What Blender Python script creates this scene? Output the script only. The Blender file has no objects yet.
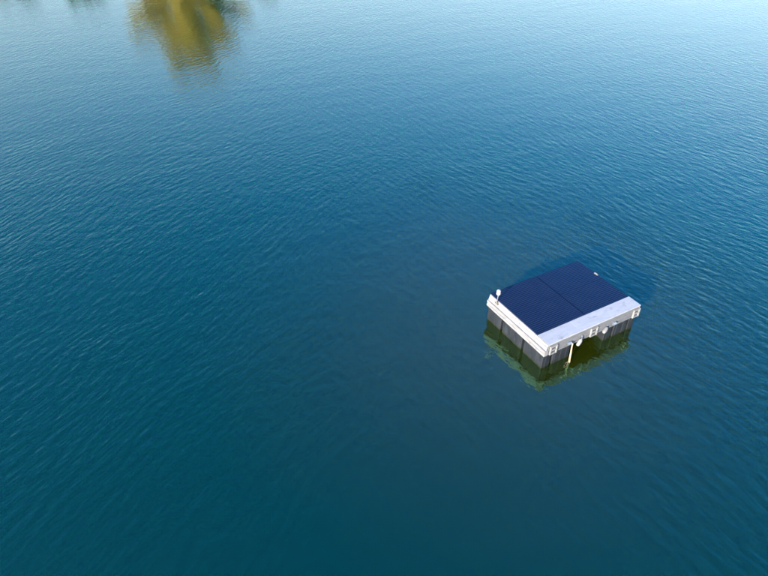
import bpy, bmesh, math, random
from mathutils import Vector, Matrix, noise as mnoise

R = math.radians
rnd = random.Random(7)
sc = bpy.context.scene
C = sc.collection

# ---------------------------------------------------------------- camera
CAM_H = 15.0
cam_d = bpy.data.cameras.new('camera')
cam = bpy.data.objects.new('camera', cam_d)
C.objects.link(cam)
cam.location = (0, 0, CAM_H)
cam.rotation_euler = (R(90 - 37.70), 0, 0)
cam_d.sensor_fit = 'HORIZONTAL'
cam_d.sensor_width = 36.0
cam_d.lens = 620.0 / 768.0 * 36.0
cam_d.clip_end = 6000
sc.camera = cam

# ---------------------------------------------------------------- sky + sun
SUN_EL, SUN_AZ = 17.5, 214.0          # azimuth clockwise from +Y: the sun stands behind the camera, to its left
world = bpy.data.worlds.new('World')
sc.world = world
world.use_nodes = True
wn = world.node_tree
wn.nodes.clear()
wo = wn.nodes.new('ShaderNodeOutputWorld')
wb = wn.nodes.new('ShaderNodeBackground')
wb.inputs['Strength'].default_value = 0.15
sky = wn.nodes.new('ShaderNodeTexSky')
sky.sky_type = 'NISHITA'
sky.sun_disc = False
sky.sun_elevation = R(SUN_EL)
sky.sun_rotation = R(SUN_AZ)
sky.air_density = 1.0
sky.dust_density = 2.6
sky.ozone_density = 4.3
# hazy, paler air low over the whole horizon
wtc = wn.nodes.new('ShaderNodeTexCoord')
wsep = wn.nodes.new('ShaderNodeSeparateXYZ')
wn.links.new(wtc.outputs['Generated'], wsep.inputs[0])
wmr = wn.nodes.new('ShaderNodeMapRange')
wmr.interpolation_type = 'SMOOTHSTEP'
wmr.inputs[1].default_value = 0.05
wmr.inputs[2].default_value = 0.55
wmr.inputs[3].default_value = 0.45
wmr.inputs[4].default_value = 1.28
wn.links.new(wsep.outputs[2], wmr.inputs[0])
wmv = wn.nodes.new('ShaderNodeMapRange')
wmv.interpolation_type = 'SMOOTHSTEP'
wmv.inputs[1].default_value = 0.05
wmv.inputs[2].default_value = 0.55
wmv.inputs[3].default_value = 0.93
wmv.inputs[4].default_value = 1.1
wn.links.new(wsep.outputs[2], wmv.inputs[0])
whs = wn.nodes.new('ShaderNodeHueSaturation')
whs.inputs['Hue'].default_value = 0.507
wn.links.new(wmr.outputs[0], whs.inputs['Saturation'])
wn.links.new(wmv.outputs[0], whs.inputs['Value'])
wn.links.new(sky.outputs[0], whs.inputs['Color'])
wn.links.new(whs.outputs[0], wb.inputs[0])
wn.links.new(wb.outputs[0], wo.inputs[0])

sun_d = bpy.data.lights.new('sun', 'SUN')
sun_d.energy = 4.6
sun_d.angle = R(0.53)
sun_d.color = (1.0, 0.93, 0.83)
sun = bpy.data.objects.new('sun', sun_d)
C.objects.link(sun)
sd = Vector((math.sin(R(SUN_AZ)) * math.cos(R(SUN_EL)), math.cos(R(SUN_AZ)) * math.cos(R(SUN_EL)), math.sin(R(SUN_EL))))
sun.rotation_euler = sd.to_track_quat('Z', 'Y').to_euler()
sun.location = sd * 60

sc.view_settings.view_transform = 'Standard'
sc.view_settings.look = 'None'
sc.view_settings.gamma = 1.0
sc.view_settings.exposure = 1.97
sc.render.engine = 'CYCLES'
sc.cycles.use_denoising = True
sc.cycles.max_bounces = 6
sc.cycles.sample_clamp_direct = 4.0
sc.cycles.sample_clamp_indirect = 3.0
sc.cycles.caustics_reflective = False
sc.cycles.caustics_refractive = False

# ---------------------------------------------------------------- material helpers
def new_mat(name):
    m = bpy.data.materials.new(name)
    m.use_nodes = True
    nt = m.node_tree
    return m, nt, nt.nodes['Principled BSDF'], nt.nodes['Material Output']

def nd(nt, kind, **kw):
    n = nt.nodes.new(kind)
    for k, v in kw.items():
        setattr(n, k, v)
    return n

def math_n(nt, op, a, b=None, c=None):
    n = nd(nt, 'ShaderNodeMath', operation=op)
    for i, v in enumerate((a, b, c)):
        if v is None:
            continue
        if isinstance(v, (int, float)):
            n.inputs[i].default_value = v
        else:
            nt.links.new(v, n.inputs[i])
    return n.outputs[0]

def mapping(nt, src, scale=(1, 1, 1), rot=0.0, loc=(0, 0, 0)):
    # rotate first, then stretch
    r = nd(nt, 'ShaderNodeMapping')
    r.inputs['Rotation'].default_value = (0, 0, rot)
    r.inputs['Location'].default_value = loc
    nt.links.new(src, r.inputs['Vector'])
    s = nd(nt, 'ShaderNodeMapping')
    s.inputs['Scale'].default_value = scale
    nt.links.new(r.outputs[0], s.inputs['Vector'])
    return s.outputs[0]

def noise_n(nt, vec, scale, detail=2.0, rough=0.5, dist=0.0):
    n = nd(nt, 'ShaderNodeTexNoise')
    n.inputs['Scale'].default_value = scale
    n.inputs['Detail'].default_value = detail
    n.inputs['Roughness'].default_value = rough
    n.inputs['Distortion'].default_value = dist
    nt.links.new(vec, n.inputs['Vector'])
    return n.outputs['Fac']

def ramp(nt, fac, stops):
    r = nd(nt, 'ShaderNodeValToRGB')
    el = r.color_ramp.elements
    while len(el) > 1:
        el.remove(el[-1])
    el[0].position, el[0].color = stops[0][0], (*stops[0][1], 1)
    for p, c in stops[1:]:
        e = el.new(p)
        e.color = (*c, 1)
    nt.links.new(fac, r.inputs[0])
    return r.outputs[0]

def worn(name, col_a, col_b, rough=0.5, metal=0.0, scale=6.0, streak=(1, 1, 1), bump=0.002, ior=1.45, stains=None):
    m, nt, p, out = new_mat(name)
    tc = nd(nt, 'ShaderNodeTexCoord').outputs['Object']
    v = mapping(nt, tc, scale=streak)
    f = noise_n(nt, v, scale, 5.0, 0.62)
    col = ramp(nt, f, [(0.3, col_a), (0.7, col_b)])
    if stains:
        g = noise_n(nt, mapping(nt, tc, scale=stains[1], loc=(3.1, 1.7, 0.4)), stains[2], 4.0, 0.7)
        k = ramp(nt, g, [(stains[3], (0, 0, 0)), (stains[3] + 0.12, (1, 1, 1))])
        mx = nd(nt, 'ShaderNodeMix', data_type='RGBA')
        nt.links.new(k, mx.inputs[0])
        nt.links.new(col, mx.inputs[6])
        mx.inputs[7].default_value = (*stains[0], 1)
        col = mx.outputs[2]
    nt.links.new(col, p.inputs['Base Color'])
    rr = math_n(nt, 'MULTIPLY_ADD', f, 0.3, rough - 0.15)
    nt.links.new(rr, p.inputs['Roughness'])
    p.inputs['Metallic'].default_value = metal
    p.inputs['IOR'].default_value = ior
    if bump:
        b = nd(nt, 'ShaderNodeBump')
        b.inputs['Distance'].default_value = bump
        b.inputs['Strength'].default_value = 0.6
        nt.links.new(noise_n(nt, v, scale * 4, 3.0, 0.6), b.inputs['Height'])
        nt.links.new(b.outputs[0], p.inputs['Normal'])
    return m

M = {}
M['white_alu'] = worn('weathered white aluminium', (0.115, 0.115, 0.12), (0.195, 0.19, 0.187), 0.5, 0.0, 3.0, (1, 1, 4), 0.002,
                      stains=((0.095, 0.09, 0.082), (2.5, 2.5, 0.8), 3.0, 0.58))
M['grey_alu'] = worn('dull grey aluminium', (0.095, 0.098, 0.105), (0.14, 0.144, 0.15), 0.5, 0.15, 4.0, (1, 1, 4), 0.002,
                     stains=((0.09, 0.088, 0.085), (3, 3, 0.7), 3.0, 0.63))
M['plate'] = worn('brushed aluminium deck plate', (0.29, 0.29, 0.295), (0.345, 0.345, 0.35), 0.5, 0.25, 2.2, (1, 3, 1), 0.0015,
                  stains=((0.22, 0.22, 0.223), (1, 1.6, 1), 2.6, 0.57))
M['float'] = worn('dusty charcoal polyethylene', (0.005, 0.0065, 0.009), (0.012, 0.0142, 0.019), 0.55, 0.0, 5.0, (1, 1, 0.5), 0.004,
                  stains=((0.032, 0.032, 0.032), (2, 2, 0.7), 4.0, 0.66))
def slime_band(m):
    nt = m.node_tree
    p = nt.nodes['Principled BSDF']
    src = p.inputs['Base Color'].links[0].from_socket
    tc = nd(nt, 'ShaderNodeTexCoord').outputs['Object']
    sep = nd(nt, 'ShaderNodeSeparateXYZ')
    nt.links.new(tc, sep.inputs[0])
    z = math_n(nt, 'MULTIPLY_ADD', noise_n(nt, tc, 9.0, 4.0, 0.65), -0.10, sep.outputs[2])
    mr = nd(nt, 'ShaderNodeMapRange')
    nt.links.new(z, mr.inputs[0])
    mr.inputs[1].default_value = -0.01
    mr.inputs[2].default_value = 0.045
    mr.inputs[3].default_value = 1.0
    mr.inputs[4].default_value = 0.0
    mx = nd(nt, 'ShaderNodeMix', data_type='RGBA')
    nt.links.new(mr.outputs[0], mx.inputs[0])
    nt.links.new(src, mx.inputs[6])
    mx.inputs[7].default_value = (0.006, 0.007, 0.003, 1)
    nt.links.new(mx.outputs[2], p.inputs['Base Color'])
slime_band(M['float'])
M['black'] = worn('black plastic', (0.012, 0.012, 0.014), (0.022, 0.022, 0.024), 0.5, 0.0, 8.0)
M['frame_blue'] = worn('blue black anodised frame', (0.012, 0.018, 0.040), (0.020, 0.026, 0.055), 0.4, 0.0, 8.0)
M['dark_metal'] = worn('dark bracket metal', (0.10, 0.09, 0.085), (0.17, 0.16, 0.15), 0.5, 0.3, 12.0)
M['lamp'] = worn('white lantern plastic', (0.22, 0.22, 0.22), (0.26, 0.26, 0.26), 0.3, 0.0, 6.0, bump=0)
M['buoy'] = worn('scuffed white plastic', (0.12, 0.12, 0.12), (0.19, 0.19, 0.187), 0.45, 0.0, 6.0)
M['straw'] = worn('bleached straw rope', (0.19, 0.135, 0.075), (0.34, 0.28, 0.20), 0.8, 0.0, 14.0, (1, 1, 2))
M['cord'] = worn('pale blue cord', (0.08, 0.12, 0.18), (0.16, 0.20, 0.26), 0.7, 0.0, 20.0)
M['underside'] = worn('plain dark sheet', (0.03, 0.03, 0.03), (0.05, 0.05, 0.05), 0.7)

# solar glass: dark blue cells, thin pale lines between the half cells, under glass
def solar_mat():
    m, nt, p, out = new_mat('solar cells under glass')
    tc = nd(nt, 'ShaderNodeTexCoord').outputs['Object']
    sep = nd(nt, 'ShaderNodeSeparateXYZ')
    nt.links.new(tc, sep.inputs[0])
    def line(axis, pitch, w):
        fr = math_n(nt, 'FRACT', math_n(nt, 'DIVIDE', sep.outputs[axis], pitch))
        return math_n(nt, 'LESS_THAN', math_n(nt, 'ABSOLUTE', math_n(nt, 'SUBTRACT', fr, 0.5)), w)
    l1 = line(1, 0.0845, 0.09)
    l2 = line(0, 0.167, 0.006)
    ln = math_n(nt, 'MAXIMUM', l1, math_n(nt, 'MULTIPLY', l2, 0.25))
    inf = nd(nt, 'ShaderNodeObjectInfo').outputs['Random']
    # every cell of its own slight shade
    cell = nd(nt, 'ShaderNodeTexWhiteNoise', noise_dimensions='3D')
    sn = nd(nt, 'ShaderNodeVectorMath', operation='SNAP')
    nt.links.new(tc, sn.inputs[0])
    sn.inputs[1].default_value = (0.167, 0.0845, 1.0)
    nt.links.new(sn.outputs[0], cell.inputs[0])
    f = math_n(nt, 'ADD', math_n(nt, 'MULTIPLY', cell.outputs['Value'], 0.35), math_n(nt, 'MULTIPLY', inf, 0.65))
    base = ramp(nt, f, [(0.0, (0.0006, 0.0045, 0.018)), (1.0, (0.0024, 0.0042, 0.014))])
    mx = nd(nt, 'ShaderNodeMix', data_type='RGBA')
    nt.links.new(ln, mx.inputs[0])
    nt.links.new(base, mx.inputs[6])
    mx.inputs[7].default_value = (0.012, 0.020, 0.040, 1)
    dust = noise_n(nt, tc, 1.6, 5.0, 0.65)
    mx2 = nd(nt, 'ShaderNodeMix', data_type='RGBA')
    nt.links.new(math_n(nt, 'MULTIPLY', dust, 0.05), mx2.inputs[0])
    nt.links.new(mx.outputs[2], mx2.inputs[6])
    mx2.inputs[7].default_value = (0.12, 0.12, 0.12, 1)
    nt.links.new(mx2.outputs[2], p.inputs['Base Color'])
    p.inputs['IOR'].default_value = 1.38
    p.inputs['Specular Tint'].default_value = (0.35, 0.75, 1.0, 1)      # blue anti-reflex coating
    nt.links.new(math_n(nt, 'MULTIPLY_ADD', dust, 0.15, 0.10), p.inputs['Roughness'])
    return m
M['solar'] = solar_mat()

# water: a murky olive body that the light enters, under a rippled mirror surface
def water_mat():
    m, nt, p, out = new_mat('lake water')
    tc = nd(nt, 'ShaderNodeTexCoord').outputs['Object']
    sep = nd(nt, 'ShaderNodeSeparateXYZ')
    nt.links.new(tc, sep.inputs[0])
    # long ripples in two trains that cross, each strong in its own wandering area
    warp = nd(nt, 'ShaderNodeTexNoise')
    warp.inputs['Scale'].default_value = 0.09
    warp.inputs['Detail'].default_value = 1.0
    nt.links.new(tc, warp.inputs['Vector'])
    wv = nd(nt, 'ShaderNodeVectorMath', operation='MULTIPLY_ADD')
    nt.links.new(warp.outputs['Color'], wv.inputs[0])
    wv.inputs[1].default_value = (3.0, 3.0, 0)
    nt.links.new(tc, wv.inputs[2])
    wc = wv.outputs[0]
    a = noise_n(nt, mapping(nt, wc, scale=(1.5, 3.9, 1), rot=R(-64)), 1.0, 2.5, 0.48)
    b = noise_n(nt, mapping(nt, wc, scale=(1.5, 3.9, 1), rot=R(56), loc=(7, 3, 0)), 1.0, 2.5, 0.48)
    c = noise_n(nt, mapping(nt, wc, scale=(2.6, 4.6, 1), rot=R(10)), 1.0, 2.0, 0.5)
    s = noise_n(nt, mapping(nt, tc, scale=(0.22, 0.5, 1), rot=R(-25)), 1.0, 1.0, 0.5)
    mk = noise_n(nt, tc, 0.045, 2.0, 0.5)
    side = math_n(nt, 'MULTIPLY_ADD', sep.outputs[0], 0.03, 0.5)
    side = math_n(nt, 'MULTIPLY_ADD', math_n(nt, 'SUBTRACT', mk, 0.5), 1.6, side)
    cl = nd(nt, 'ShaderNodeClamp')
    nt.links.new(side, cl.inputs[0])
    cl.inputs[1].default_value = 0.15
    cl.inputs[2].default_value = 0.85
    side = cl.outputs[0]
    h = math_n(nt, 'ADD', math_n(nt, 'MULTIPLY', a, math_n(nt, 'SUBTRACT', 1.0, side)), math_n(nt, 'MULTIPLY', b, side))
    h = math_n(nt, 'MULTIPLY_ADD', c, 0.16, h)
    # gusts and slicks
    gust = noise_n(nt, mapping(nt, tc, scale=(1, 0.5, 1), rot=R(30)), 0.07, 3.0, 0.55)
    gk = nd(nt, 'ShaderNodeMapRange')
    nt.links.new(gust, gk.inputs[0])
    gk.inputs[1].default_value = 0.35
    gk.inputs[2].default_value = 0.65
    gk.inputs[3].default_value = 0.75
    gk.inputs[4].default_value = 1.25
    h = math_n(nt, 'MULTIPLY', h, gk.outputs[0])
    # livelier water near the hovering camera, calmer towards the bank's lee
    lee = nd(nt, 'ShaderNodeMapRange')
    nt.links.new(sep.outputs[1], lee.inputs[0])
    lee.inputs[1].default_value = 9.0
    lee.inputs[2].default_value = 38.0
    lee.inputs[3].default_value = 1.75
    lee.inputs[4].default_value = 0.80
    h = math_n(nt, 'MULTIPLY', math_n(nt, 'MULTIPLY_ADD', s, 0.6, h), lee.outputs[0])
    bp = nd(nt, 'ShaderNodeBump')
    bp.inputs['Strength'].default_value = 1.0
    bp.inputs['Distance'].default_value = 0.027
    nt.links.new(h, bp.inputs['Height'])
    p.inputs['Base Color'].default_value = (0, 0, 0, 1)
    p.inputs['Roughness'].default_value = 0.10
    p.inputs['IOR'].default_value = 2.03
    p.inputs['Specular Tint'].default_value = (0.30, 1.0, 0.72, 1)
    nt.links.new(bp.outputs[0], p.inputs['Normal'])
    ss = nd(nt, 'ShaderNodeSubsurfaceScattering')
    big = noise_n(nt, tc, 0.06, 3.0, 0.55)
    # a plume of murkier water round the platform, clearer water towards the open lake
    dv = nd(nt, 'ShaderNodeVectorMath', operation='DISTANCE')
    nt.links.new(tc, dv.inputs[0])
    dv.inputs[1].default_value = (5.5, 18.5, 0)
    dd = math_n(nt, 'MULTIPLY_ADD', math_n(nt, 'SUBTRACT', big, 0.5), -8.0, dv.outputs['Value'])
    mr = nd(nt, 'ShaderNodeMapRange')
    nt.links.new(dd, mr.inputs[0])
    mr.inputs[1].default_value = 3.5
    mr.inputs[2].default_value = 13.0
    nt.links.new(ramp(nt, mr.outputs[0], [(0.0, (0.0078, 0.0108, 0.0006)), (0.5, (0.0030, 0.0090, 0.0010)), (1.0, (0.0001, 0.0095, 0.0022))]), ss.inputs['Color'])
    ss.inputs['Scale'].default_value = 0.22
    ss.inputs['Radius'].default_value = (0.7, 1.0, 0.8)
    ad = nd(nt, 'ShaderNodeAddShader')
    nt.links.new(p.outputs[0], ad.inputs[0])
    nt.links.new(ss.outputs[0], ad.inputs[1])
    nt.links.new(ad.outputs[0], out.inputs['Surface'])
    return m
M['water'] = water_mat()

def ground_mat():
    m, nt, p, out = new_mat('bank soil and grass')
    geo = nd(nt, 'ShaderNodeNewGeometry').outputs['Position']
    f = noise_n(nt, geo, 0.6, 6.0, 0.65)
    nt.links.new(ramp(nt, f, [(0.3, (0.055, 0.060, 0.022)), (0.55, (0.075, 0.085, 0.030)), (0.75, (0.13, 0.11, 0.05))]), p.inputs['Base Color'])
    p.inputs['Roughness'].default_value = 0.9
    return m
M['ground'] = ground_mat()

def leaf_mat(name, stops):
    m, nt, p, out = new_mat(name)
    geo = nd(nt, 'ShaderNodeNewGeometry')
    f = noise_n(nt, geo.outputs['Position'], 0.9, 3.0, 0.6)
    r2 = math_n(nt, 'ADD', math_n(nt, 'MULTIPLY', f, 0.6), math_n(nt, 'MULTIPLY', geo.outputs['Random Per Island'], 0.4))
    col = ramp(nt, r2, stops)
    nt.links.new(col, p.inputs['Base Color'])
    p.inputs['Roughness'].default_value = 0.6
    tr = nd(nt, 'ShaderNodeBsdfTranslucent')
    nt.links.new(col, tr.inputs['Color'])
    mx = nd(nt, 'ShaderNodeMixShader')
    mx.inputs[0].default_value = 0.42
    nt.links.new(p.outputs[0], mx.inputs[1])
    nt.links.new(tr.outputs[0], mx.inputs[2])
    nt.links.new(mx.outputs[0], out.inputs['Surface'])
    return m
M['leaf_yellow'] = leaf_mat('autumn yellow leaves', [(0.25, (0.38, 0.24, 0.045)), (0.5, (0.50, 0.33, 0.06)), (0.8, (0.56, 0.40, 0.08))])
M['leaf_green'] = leaf_mat('dull green leaves', [(0.25, (0.035, 0.055, 0.018)), (0.5, (0.06, 0.085, 0.025)), (0.8, (0.11, 0.11, 0.03))])
M['leaf_olive'] = leaf_mat('olive turning leaves', [(0.25, (0.07, 0.075, 0.02)), (0.5, (0.11, 0.11, 0.025)), (0.8, (0.2, 0.16, 0.03))])
M['bark'] = worn('grey brown bark', (0.035, 0.03, 0.025), (0.08, 0.07, 0.055), 0.9, 0.0, 6.0, (1, 1, 0.3), 0.02)

# ---------------------------------------------------------------- mesh helpers
def link(name, bm, mat, parent=None, smooth=False):
    me = bpy.data.meshes.new(name)
    bm.to_mesh(me)
    bm.free()
    me.materials.append(mat)
    if smooth:
        for q in me.polygons:
            q.use_smooth = True
    o = bpy.data.objects.new(name, me)
    C.objects.link(o)
    if parent:
        o.parent = parent
    return o

def tag(o, label, cat, group=None):
    o['label'] = label
    o['category'] = cat
    if group:
        o['group'] = group
    return o

def empty(name, loc, rz=0.0):
    o = bpy.data.objects.new(name, None)
    o.empty_display_size = 0.3
    o.location = loc
    o.rotation_euler = (0, 0, rz)
    C.objects.link(o)
    return o

def add_box(bm, x0, x1, y0, y1, z0, z1, bev=0.0, seg=1):
    t = bmesh.new()
    bmesh.ops.create_cube(t, size=1)
    bmesh.ops.scale(t, vec=(x1 - x0, y1 - y0, z1 - z0), verts=t.verts)
    bmesh.ops.translate(t, vec=((x0 + x1) / 2, (y0 + y1) / 2, (z0 + z1) / 2), verts=t.verts)
    if bev:
        bmesh.ops.bevel(t, geom=t.edges[:], offset=bev, segments=seg, affect='EDGES', profile=0.5)
    merge(bm, t)

def merge(bm, t):
    me = bpy.data.meshes.new('tmp')
    t.to_mesh(me)
    t.free()
    bm.from_mesh(me)
    bpy.data.meshes.remove(me)

def add_tube(bm, pts, rad, n=8):
    pts = [Vector(q) for q in pts]
    if isinstance(rad, (int, float)):
        rad = [rad] * len(pts)
    rings = []
    ref = Vector((0.31, 0.22, 0.92)).normalized()
    for i, q in enumerate(pts):
        d = (pts[min(i + 1, len(pts) - 1)] - pts[max(i - 1, 0)]).normalized()
        s = d.cross(ref)
        if s.length < 0.05:
            s = d.cross(Vector((1, 0, 0)))
        s.normalize()
        t = d.cross(s)
        rings.append([bm.verts.new(q + (s * math.cos(2 * math.pi * k / n) + t * math.sin(2 * math.pi * k / n)) * rad[i]) for k in range(n)])
    for i in range(len(rings) - 1):
        for k in range(n):
            bm.faces.new((rings[i][k], rings[i][(k + 1) % n], rings[i + 1][(k + 1) % n], rings[i + 1][k]))
    bm.faces.new(rings[0][::-1])
    bm.faces.new(rings[-1])

def add_lathe(bm, prof, n=20, mat=None):
    rings = []
    for r, z in prof:
        rings.append([bm.verts.new(((r * math.cos(2 * math.pi * k / n)), r * math.sin(2 * math.pi * k / n), z)) for k in range(n)])
    for i in range(len(rings) - 1):
        for k in range(n):
            bm.faces.new((rings[i][k], rings[i][(k + 1) % n], rings[i + 1][(k + 1) % n], rings[i + 1][k]))
    bm.faces.new(rings[0][::-1])
    bm.faces.new(rings[-1])
    if mat is not None:
        bmesh.ops.transform(bm, matrix=mat, verts=bm.verts)

def box_part(name, mat, parent, *a, bev=0.006, seg=1):
    bm = bmesh.new()
    add_box(bm, *a, bev=bev, seg=seg)
    return link(name, bm, mat, parent)

# ---------------------------------------------------------------- setting
def axis(lo, hi, fine_lo, fine_hi, fine, coarse):
    v, x = [], lo
    while x < hi:
        v.append(x)
        x += fine if fine_lo <= x < fine_hi else coarse
    v.append(hi)
    return v

def smooth(e0, e1, x):
    t = max(0.0, min(1.0, (x - e0) / (e1 - e0)))
    return t * t * (3 - 2 * t)

def ground_z(x, y):
    wob = 1.6 * mnoise.noise(Vector((x * 0.06, 3.1, 0))) + 0.8 * mnoise.noise(Vector((x * 0.21, 9.4, 0)))
    far = y - (80.5 + wob + 0.0015 * max(0, abs(x) - 60) ** 1.3)
    other = max(far, abs(x) - 260, -y - 220)
    z = -3.0 + 4.0 * smooth(-9, 5, other)
    z += 2.5 * smooth(4, 60, other) + 0.25 * mnoise.noise(Vector((x * 0.08, y * 0.08, 0)))
    return z

xs = axis(-2500, 2500, -110, 110, 4, 60)
ys = axis(-2500, 2500, 66, 140, 2.5, 60)
gv = [(x, y, ground_z(x, y)) for y in ys for x in xs]
nx = len(xs)
gf = [(j * nx + i, j * nx + i + 1, (j + 1) * nx + i + 1, (j + 1) * nx + i) for j in range(len(ys) - 1) for i in range(nx - 1)]
gm = bpy.data.meshes.new('ground')
gm.from_pydata(gv, [], gf)
gm.materials.append(M['ground'])
for q in gm.polygons:
    q.use_smooth = True
go = bpy.data.objects.new('ground', gm)
go['kind'] = 'structure'
C.objects.link(go)

wm = bpy.data.meshes.new('water')
wm.from_pydata([(-300, -260, 0), (300, -260, 0), (300, 120, 0), (-300, 120, 0)], [], [(0, 1, 2, 3)])
wm.materials.append(M['water'])
wtr = bpy.data.objects.new('water', wm)
wtr['kind'] = 'structure'
C.objects.link(wtr)

# ---------------------------------------------------------------- floating platform
PX, PY, YAW = 5.394, 14.909, R(29.39)
LF, LS = 4.225, 3.133                    # front edge, side edge
ZT, ZM, ZB = 1.122, 0.865, 0.62          # deck top, ledge, underside of the lower frame
STRIP, LED = 0.555, 0.118
plat = empty('floating_platform', (PX, PY, 0), YAW)
tag(plat, 'square floating platform topped with dark blue solar panels, white metal rim, charcoal floats', 'floating platform')

# lower frame: four beams, each of a web with two lips
def beam(name, mat, x0, x1, y0, y1, face):
    bm = bmesh.new()
    t = 0.018
    if face == 'x-':
        add_box(bm, x0 + t, x1, y0, y1, ZB, ZM, 0.004)
        add_box(bm, x0, x0 + t, y0, y1, ZM - 0.085, ZM - 0.001, 0.005)
        add_box(bm, x0, x0 + t, y0, y1, ZB + 0.001, ZB + 0.10, 0.005)
    elif face == 'x+':
        add_box(bm, x0, x1 - t, y0, y1, ZB, ZM, 0.004)
        add_box(bm, x1 - t, x1, y0, y1, ZM - 0.085, ZM - 0.001, 0.005)
        add_box(bm, x1 - t, x1, y0, y1, ZB + 0.001, ZB + 0.10, 0.005)
    elif face == 'y-':
        add_box(bm, x0, x1, y0 + t, y1, ZB, ZM, 0.004)
        add_box(bm, x0, x1, y0, y0 + t, ZM - 0.06, ZM - 0.001, 0.005)
        add_box(bm, x0, x1, y0, y0 + t, ZB + 0.001, ZB + 0.07, 0.005)
    else:
        add_box(bm, x0, x1, y0, y1 - t, ZB, ZM, 0.004)
    return link(name, bm, mat, plat)

beam('frame_beam', M['white_alu'], -LED, 0.05, 0.0, LS, 'x-')['label'] = 'white weathered side beam with a flat ledge'
beam('frame_beam', M['white_alu'], LF - 0.05, LF + 0.06, 0.0, LS, 'x+')
beam('frame_beam', M['grey_alu'], 0.052, LF - 0.052, 0.012, 0.15, 'y-')['label'] = 'dull grey front beam'
beam('frame_beam', M['grey_alu'], 0.052, LF - 0.052, LS - 0.14, LS - 0.002, 'y+')

# upper tier: side panels made of two boards each, fascia under the deck plate
zmid = (ZM + ZT) / 2
for side in (0, 1):
    for z0, z1 in ((ZM + 0.002, zmid - 0.003), (zmid + 0.001, ZT - 0.034)):
        bm = bmesh.new()
        add_box(bm, 0.0, 0.035, 0.003, LS - 0.003, z0, z1, 0.003)
        for v in bm.verts:                       # the wall leans out towards the ledge
            v.co.x -= (0.07 if side == 0 else 0.03) * (ZT - v.co.z) / (ZT - ZM)
            if side:
                v.co.x = LF - v.co.x
        if side:
            bmesh.ops.reverse_faces(bm, faces=bm.faces)
        link('side_board', bm, M['white_alu'], plat)
box_part('fascia', M['grey_alu'], plat, 0.037, LF - 0.037, 0.006, 0.05, ZM + 0.003, ZT - 0.026)
box_part('fascia', M['grey_alu'], plat, 0.037, LF - 0.037, LS - 0.05, LS - 0.006, ZM + 0.003, ZT - 0.026)
box_part('panel_bed', M['underside'], plat, 0.04, LF - 0.04, 0.06, LS - 0.06, ZT - 0.09, ZT - 0.05)
# left rim and deck plate with folded front edge, laid as three sheets
for i in range(3):
    w = (LF + 0.012) / 3
    bm = bmesh.new()
    add_box(bm, -0.006 + i * w + 0.0015, -0.006 + (i + 1) * w - 0.0015, -0.006, STRIP - 0.004, ZT - 0.009, ZT + 0.001 + 0.0012 * (i % 2), 0.002)
    add_box(bm, -0.006 + i * w + 0.0015, -0.006 + (i + 1) * w - 0.0015, -0.010, -0.003, ZT - 0.045, ZT - 0.002, 0.002)
    link('deck_plate', bm, M['plate'], plat)

# solar panels: two across, two deep, a dark joint down the middle
gap_mid = 0.030
cw = (LF - gap_mid) / 2
cd = (LS - STRIP - 0.004) / 2
for c in range(2):
    x0 = c * (cw + gap_mid)
    for r in range(2):
        y0 = STRIP + 0.004 + r * cd
        bm = bmesh.new()
        add_box(bm, 0.001, cw - 0.001, 0.001, cd - 0.001, 0, 0.030, 0.003)
        fr = link('solar_panel', bm, M['frame_blue'], plat)
        fr.location = (x0, y0, ZT - 0.032)
        bm = bmesh.new()
        add_box(bm, 0.006, cw - 0.006, 0.003, cd - 0.003, 0.0302, 0.034)
        gl = link('cell_glass', bm, M['solar'], fr)
        fr.rotation_euler = (R(rnd.uniform(-0.15, 0.15)), R(-0.5 if c == 0 else 0.5), 0)
box_part('panel_joint', M['black'], plat, cw + 0.002, cw + gap_mid - 0.002, STRIP, LS - 0.01, ZT - 0.045, ZT - 0.022, bev=0.003)
# small pale clip on the far side of the panels
bm = bmesh.new()
add_box(bm, -0.09, 0.09, -0.03, 0.03, 0, 0.02, 0.004)
add_box(bm, -0.05, 0.05, -0.012, 0.02, 0.02, 0.045, 0.004)
cl = link('edge_clip', bm, M['white_alu'], plat)
cl.location = (LF - 0.035, LS - 1.0, ZT - 0.010)
cl.rotation_euler = (0, 0, R(90))

# stirrup brackets on the front: two uprights, three bars, dark recess
for u0, u1 in ((0.09, 0.40), (1.90, 2.22), (3.93, 4.24)):
    bm = bmesh.new()
    z0, z1 = ZB + 0.015, ZT - 0.13
    for a, b in ((u0, u0 + 0.055), (u1 - 0.055, u1)):
        add_box(bm, a, b, -0.050, 0.008, z0, z1, 0.006)
    zz = [z0, (z0 + z1) / 2 - 0.02, z1 - 0.045]
    for z in zz:
        add_box(bm, u0 + 0.052, u1 - 0.052, -0.045, 0.004, z + 0.002, z + 0.043, 0.005)
    br = link('stirrup_bracket', bm, M['buoy'], plat)
    bm = bmesh.new()
    add_box(bm, u0 + 0.05, u1 - 0.05, -0.006, 0.0095, z0 + 0.01, z1 - 0.01)
    link('recess_plate', bm, M['underside'], br)

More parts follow.
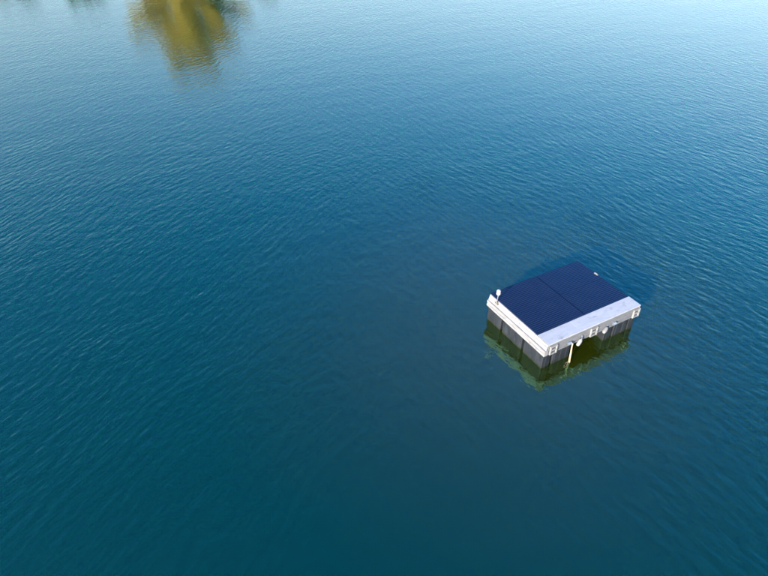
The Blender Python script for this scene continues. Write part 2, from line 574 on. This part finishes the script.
# floats: ribbed boxes under the two sides
def float_box(x0, x1, y0, y1):
    bm = bmesh.new()
    z0, z1 = -0.32, ZB - 0.004
    add_box(bm, x0, x1, y0, y1, z0, z1, 0.022, 2)
    # raised ribs on the outer faces
    n = max(2, int((y1 - y0) / 0.22))
    for k in range(n):
        yc = y0 + (k + 0.5) * (y1 - y0) / n
        add_box(bm, x0 - 0.007, x0 + 0.03, yc - 0.055, yc + 0.055, z0 + 0.05, z1 - 0.05, 0.006)
    n = max(1, int((x1 - x0) / 0.25))
    for k in range(n):
        xc = x0 + (k + 0.5) * (x1 - x0) / n
        add_box(bm, xc - 0.055, xc + 0.055, y0 - 0.007, y0 + 0.03, z0 + 0.05, z1 - 0.05, 0.006)
    return link('float', bm, M['float'], plat)
UB = [(-0.06, 0.29), (0.40, 1.16), (2.78, 3.11), (3.22, 3.86), (3.965, LF + 0.01)]
VB = [(0.065, 1.03), (1.14, 2.20), (2.31, LS - 0.05)]
for u in UB:
    for v in VB:
        float_box(u[0], u[1], v[0], v[1])
box_part('light_block_sheet', M['underside'], plat, 0.06, LF - 0.06, 0.16, LS - 0.15, ZB + 0.03, ZB + 0.05, bev=0)  # added sheet that blocks light under the deck, keeping the opening dark

# cleats with pale cord on the front beam
for u in (0.98, 3.05):
    bm = bmesh.new()
    add_box(bm, u - 0.10, u + 0.10, -0.035, 0.002, ZB + 0.13, ZB + 0.17, 0.01)
    add_box(bm, u - 0.03, u + 0.03, -0.020, 0.010, ZB + 0.10, ZB + 0.19, 0.006)
    k = link('cleat', bm, M['grey_alu'], plat)
    bm = bmesh.new()
    pts = []
    for i in range(40):
        t = i / 39
        a = t * 5 * 2 * math.pi
        pts.append((u - 0.07 + 0.14 * t, -0.018 + 0.035 * math.cos(a), ZB + 0.15 + 0.045 * math.sin(a)))
    add_tube(bm, pts, 0.009, 6)
    link('cord', bm, M['cord'], k, True)

# lantern on the ledge
bx, by, bz = -0.062, 2.66, ZM + 0.14
bm = bmesh.new()
add_box(bm, bx - 0.035, bx + 0.040, by - 0.085, by + 0.085, bz, bz + 0.022, 0.004)
add_box(bm, bx - 0.024, bx + 0.030, by - 0.035, by + 0.035, bz + 0.02, bz + 0.075, 0.006)
add_box(bm, bx + 0.004, bx + 0.050, by - 0.070, by + 0.070, bz - 0.07, bz + 0.001, 0.004)
lan = link('lantern', bm, M['dark_metal'], plat)
bm = bmesh.new()
add_tube(bm, [(bx, by, bz + 0.07), (bx + 0.012, by, bz + 0.42)], 0.016, 10)
link('pole', bm, M['grey_alu'], lan, True)
bm = bmesh.new()
add_lathe(bm, [(0.035, 0.0), (0.072, 0.01), (0.078, 0.03), (0.078, 0.085), (0.070, 0.095), (0.070, 0.115), (0.078, 0.125), (0.074, 0.165), (0.052, 0.195), (0.012, 0.205)], 20,
          Matrix.Translation((bx + 0.012, by, bz + 0.41)))
link('lamp_head', bm, M['lamp'], lan, True)

# ---------------------------------------------------------------- things hung on the platform
def w_of(u, v, z):
    return Matrix.Translation((PX, PY, 0)) @ Matrix.Rotation(YAW, 4, 'Z') @ Vector((u, v, z))

# frayed straw coloured rope hanging from the cleat into the water
rope = empty('mooring_rope', w_of(1.04, -0.05, 0), YAW)
tag(rope, 'frayed straw coloured rope hanging from the front beam into the water', 'rope')
bm = bmesh.new()
rr = random.Random(3)
for k in range(9):
    a0 = rr.uniform(0, 6.28)
    tw = rr.uniform(3, 6)
    pts, rad = [], []
    for i in range(15):
        t = i / 14
        sp = 0.012 + 0.014 * t * rr.uniform(0.6, 1.3)
        z = ZB + 0.16 - t * (ZB + 0.30)
        pts.append((0.0 - 0.05 * t + sp * math.cos(a0 + tw * t), -0.03 - 0.10 * t + sp * math.sin(a0 + tw * t), z))
        rad.append(0.014 * (1 - 0.35 * t))
    add_tube(bm, pts, rad, 6)
link('strand_bundle', bm, M['straw'], rope, True)
bm = bmesh.new()
for k in range(2):
    y = -0.13 - 0.03 * k
    pts = [(-0.06 - t * (0.28 + 0.05 * k), y - 0.10 * t * k * 0.4 + 0.04 * math.sin(5 * t + k), 0.012 + 0.01 * math.sin(9 * t)) for t in [i / 8 for i in range(9)]]
    add_tube(bm, pts, [0.006 * (1 - 0.6 * i / 8) for i in range(9)], 5)
link('loose_strands', bm, M['straw'], rope, True)

def fender(u, v, z, tilt, az, label):
    e = empty('fender', w_of(u, v, z), YAW + az)
    tag(e, label, 'fender', 'white fenders under the front beam')
    bm = bmesh.new()
    add_lathe(bm, [(0.02, -0.15), (0.045, -0.14), (0.062, -0.10), (0.066, -0.03), (0.066, 0.04), (0.058, 0.09), (0.04, 0.12), (0.02, 0.13), (0.02, 0.16)], 18,
              Matrix.Rotation(tilt, 4, 'Y'))
    link('body', bm, M['buoy'], e, True)
    bm = bmesh.new()
    top = Vector((math.sin(tilt) * 0.17, 0, math.cos(tilt) * 0.17))
    add_tube(bm, [top, top + Vector((0, 0.015, 0.05)), top + Vector((0, 0.03, 0.10))], 0.010, 6)
    link('lanyard', bm, M['cord'], e, True)
fender(1.40, -0.06, ZB + 0.04, R(28), 0, 'small white fender hanging beside the straw rope, over the open middle')
fender(2.62, -0.04, ZB + 0.05, R(70), R(20), 'small white fender tucked against a float block, between the middle bracket and a cleat')

# ---------------------------------------------------------------- bank vegetation (mirrored in the lake)
def leaves(bm_data, centre, rad, n, size, rg):
    vs, fs = bm_data
    for _ in range(n):
        while True:
            q = Vector((rg.uniform(-1, 1), rg.uniform(-1, 1), rg.uniform(-1, 1)))
            if 0.2 < q.length < 1:
                break
        q = Vector((q.x * rad[0], q.y * rad[1], q.z * rad[2])) + centre
        d = Vector((rg.gauss(0, 1), rg.gauss(0, 1), rg.gauss(0, 0.7))).normalized()
        s = d.cross(Vector((rg.gauss(0, 1), rg.gauss(0, 1), rg.gauss(0, 1)))).normalized()
        L, W = size * rg.uniform(0.7, 1.3), size * rg.uniform(0.35, 0.6)
        b = len(vs)
        vs += [q - d * L * 0.5, q + s * W * 0.5, q + d * L * 0.5, q - s * W * 0.5]
        fs.append((b, b + 1, b + 2, b + 3))

def plant(name, label, cat, x, y, height, width, leaf, n_leaf, size, seed, low=0.12, group=None):
    rg = random.Random(seed)
    g = ground_z(x, y)
    e = empty(name, (x, y, g - 0.05))
    tag(e, label, cat, group)
    bm = bmesh.new()
    tips = []
    tree = cat == 'tree'
    if tree:
        tp = [Vector((0.25 * math.sin(i * 0.7 + seed), 0.2 * math.cos(i * 0.9), height * 0.86 * i / 8)) for i in range(9)]
        add_tube(bm, tp, [height * 0.028 * (1 - i / 8.6) + 0.02 for i in range(9)], 10)
    else:
        tp = [Vector((0, 0, height * 0.5 * i / 4)) for i in range(5)]
        add_tube(bm, tp, [0.06 * (1 - i / 5) + 0.01 for i in range(5)], 7)
    nl = 40 if tree else 14
    for k in range(nl):
        f = low + (0.9 - low) * (k + 0.5) / nl if tree else rg.uniform(0.05, 0.7)
        i = min(len(tp) - 2, int(f / 0.86 * (len(tp) - 1))) if tree else rg.randrange(len(tp) - 1)
        st = tp[i].lerp(tp[i + 1], rg.random())
        a = k * 2.4 + rg.uniform(-0.4, 0.4)
        prof = (1.02 - f) ** 0.9 * min(1.0, 0.75 + f * 2) if tree else rg.uniform(0.6, 1.0)
        L = width * 0.5 * prof * rg.uniform(0.75, 1.1)
        up = L * rg.uniform(0.2, 0.6) if tree else height * rg.uniform(0.2, 0.5)
        en = st + Vector((math.cos(a) * L, math.sin(a) * L, up))
        mid = st.lerp(en, 0.5) + Vector((0, 0, -0.06 * L))
        r0 = height * 0.009 if tree else 0.03
        add_tube(bm, [st, mid, en], [r0, r0 * 0.6, r0 * 0.2], 6)
        tips += [en, mid.lerp(en, 0.5), mid] if tree else [en, mid]
    if tree:
        tips += [tp[-1], tp[-2]]
        for k in range(22):      # short inner twigs clothe the stem
            q = rg.uniform(0.10, 0.8)
            i = min(len(tp) - 2, int(q * (len(tp) - 1)))
            a, L = rg.uniform(0, 6.28), width * rg.uniform(0.08, 0.2)
            tips.append(tp[i] + Vector((math.cos(a) * L, math.sin(a) * L, rg.uniform(-0.4, 0.6))))
    link('trunk' if tree else 'stems', bm, M['bark'], e, True)
    data = ([], [])
    per = n_leaf // len(tips)
    for t in tips:
        q = height * (0.075 if tree else 0.20) * rg.uniform(0.7, 1.2)
        leaves(data, t, (q * 1.2, q * 1.2, q), per, size, rg)
    me = bpy.data.meshes.new('crown')
    me.from_pydata([tuple(v) for v in data[0]], [], data[1])
    me.materials.append(M[leaf])
    o = bpy.data.objects.new('crown' if tree else 'foliage', me)
    o.parent = e
    C.objects.link(o)
    return e

plant('autumn_tree', 'tall yellow autumn tree on the far bank, mirrored in the lake', 'tree', -25.8, 86.5, 13.0, 17.5, 'leaf_yellow', 64000, 0.34, 5, low=0.04)
plant('bank_shrub', 'low olive shrub standing alone beside the yellow tree on the bank', 'shrub', -15.5, 85.0, 3.4, 4.6, 'leaf_olive', 2600, 0.22, 11, group='shrubs on the far bank')
plant('bank_shrub', 'wide dark green shrub between the yellow tree and a smaller dark shrub', 'shrub', -38.0, 85.5, 4.2, 6.5, 'leaf_green', 3200, 0.24, 12, group='shrubs on the far bank')
plant('bank_shrub', 'small dark green shrub on the bank, farthest from the yellow tree', 'shrub', -47.0, 85.5, 3.6, 5.0, 'leaf_green', 2600, 0.24, 13, group='shrubs on the far bank')
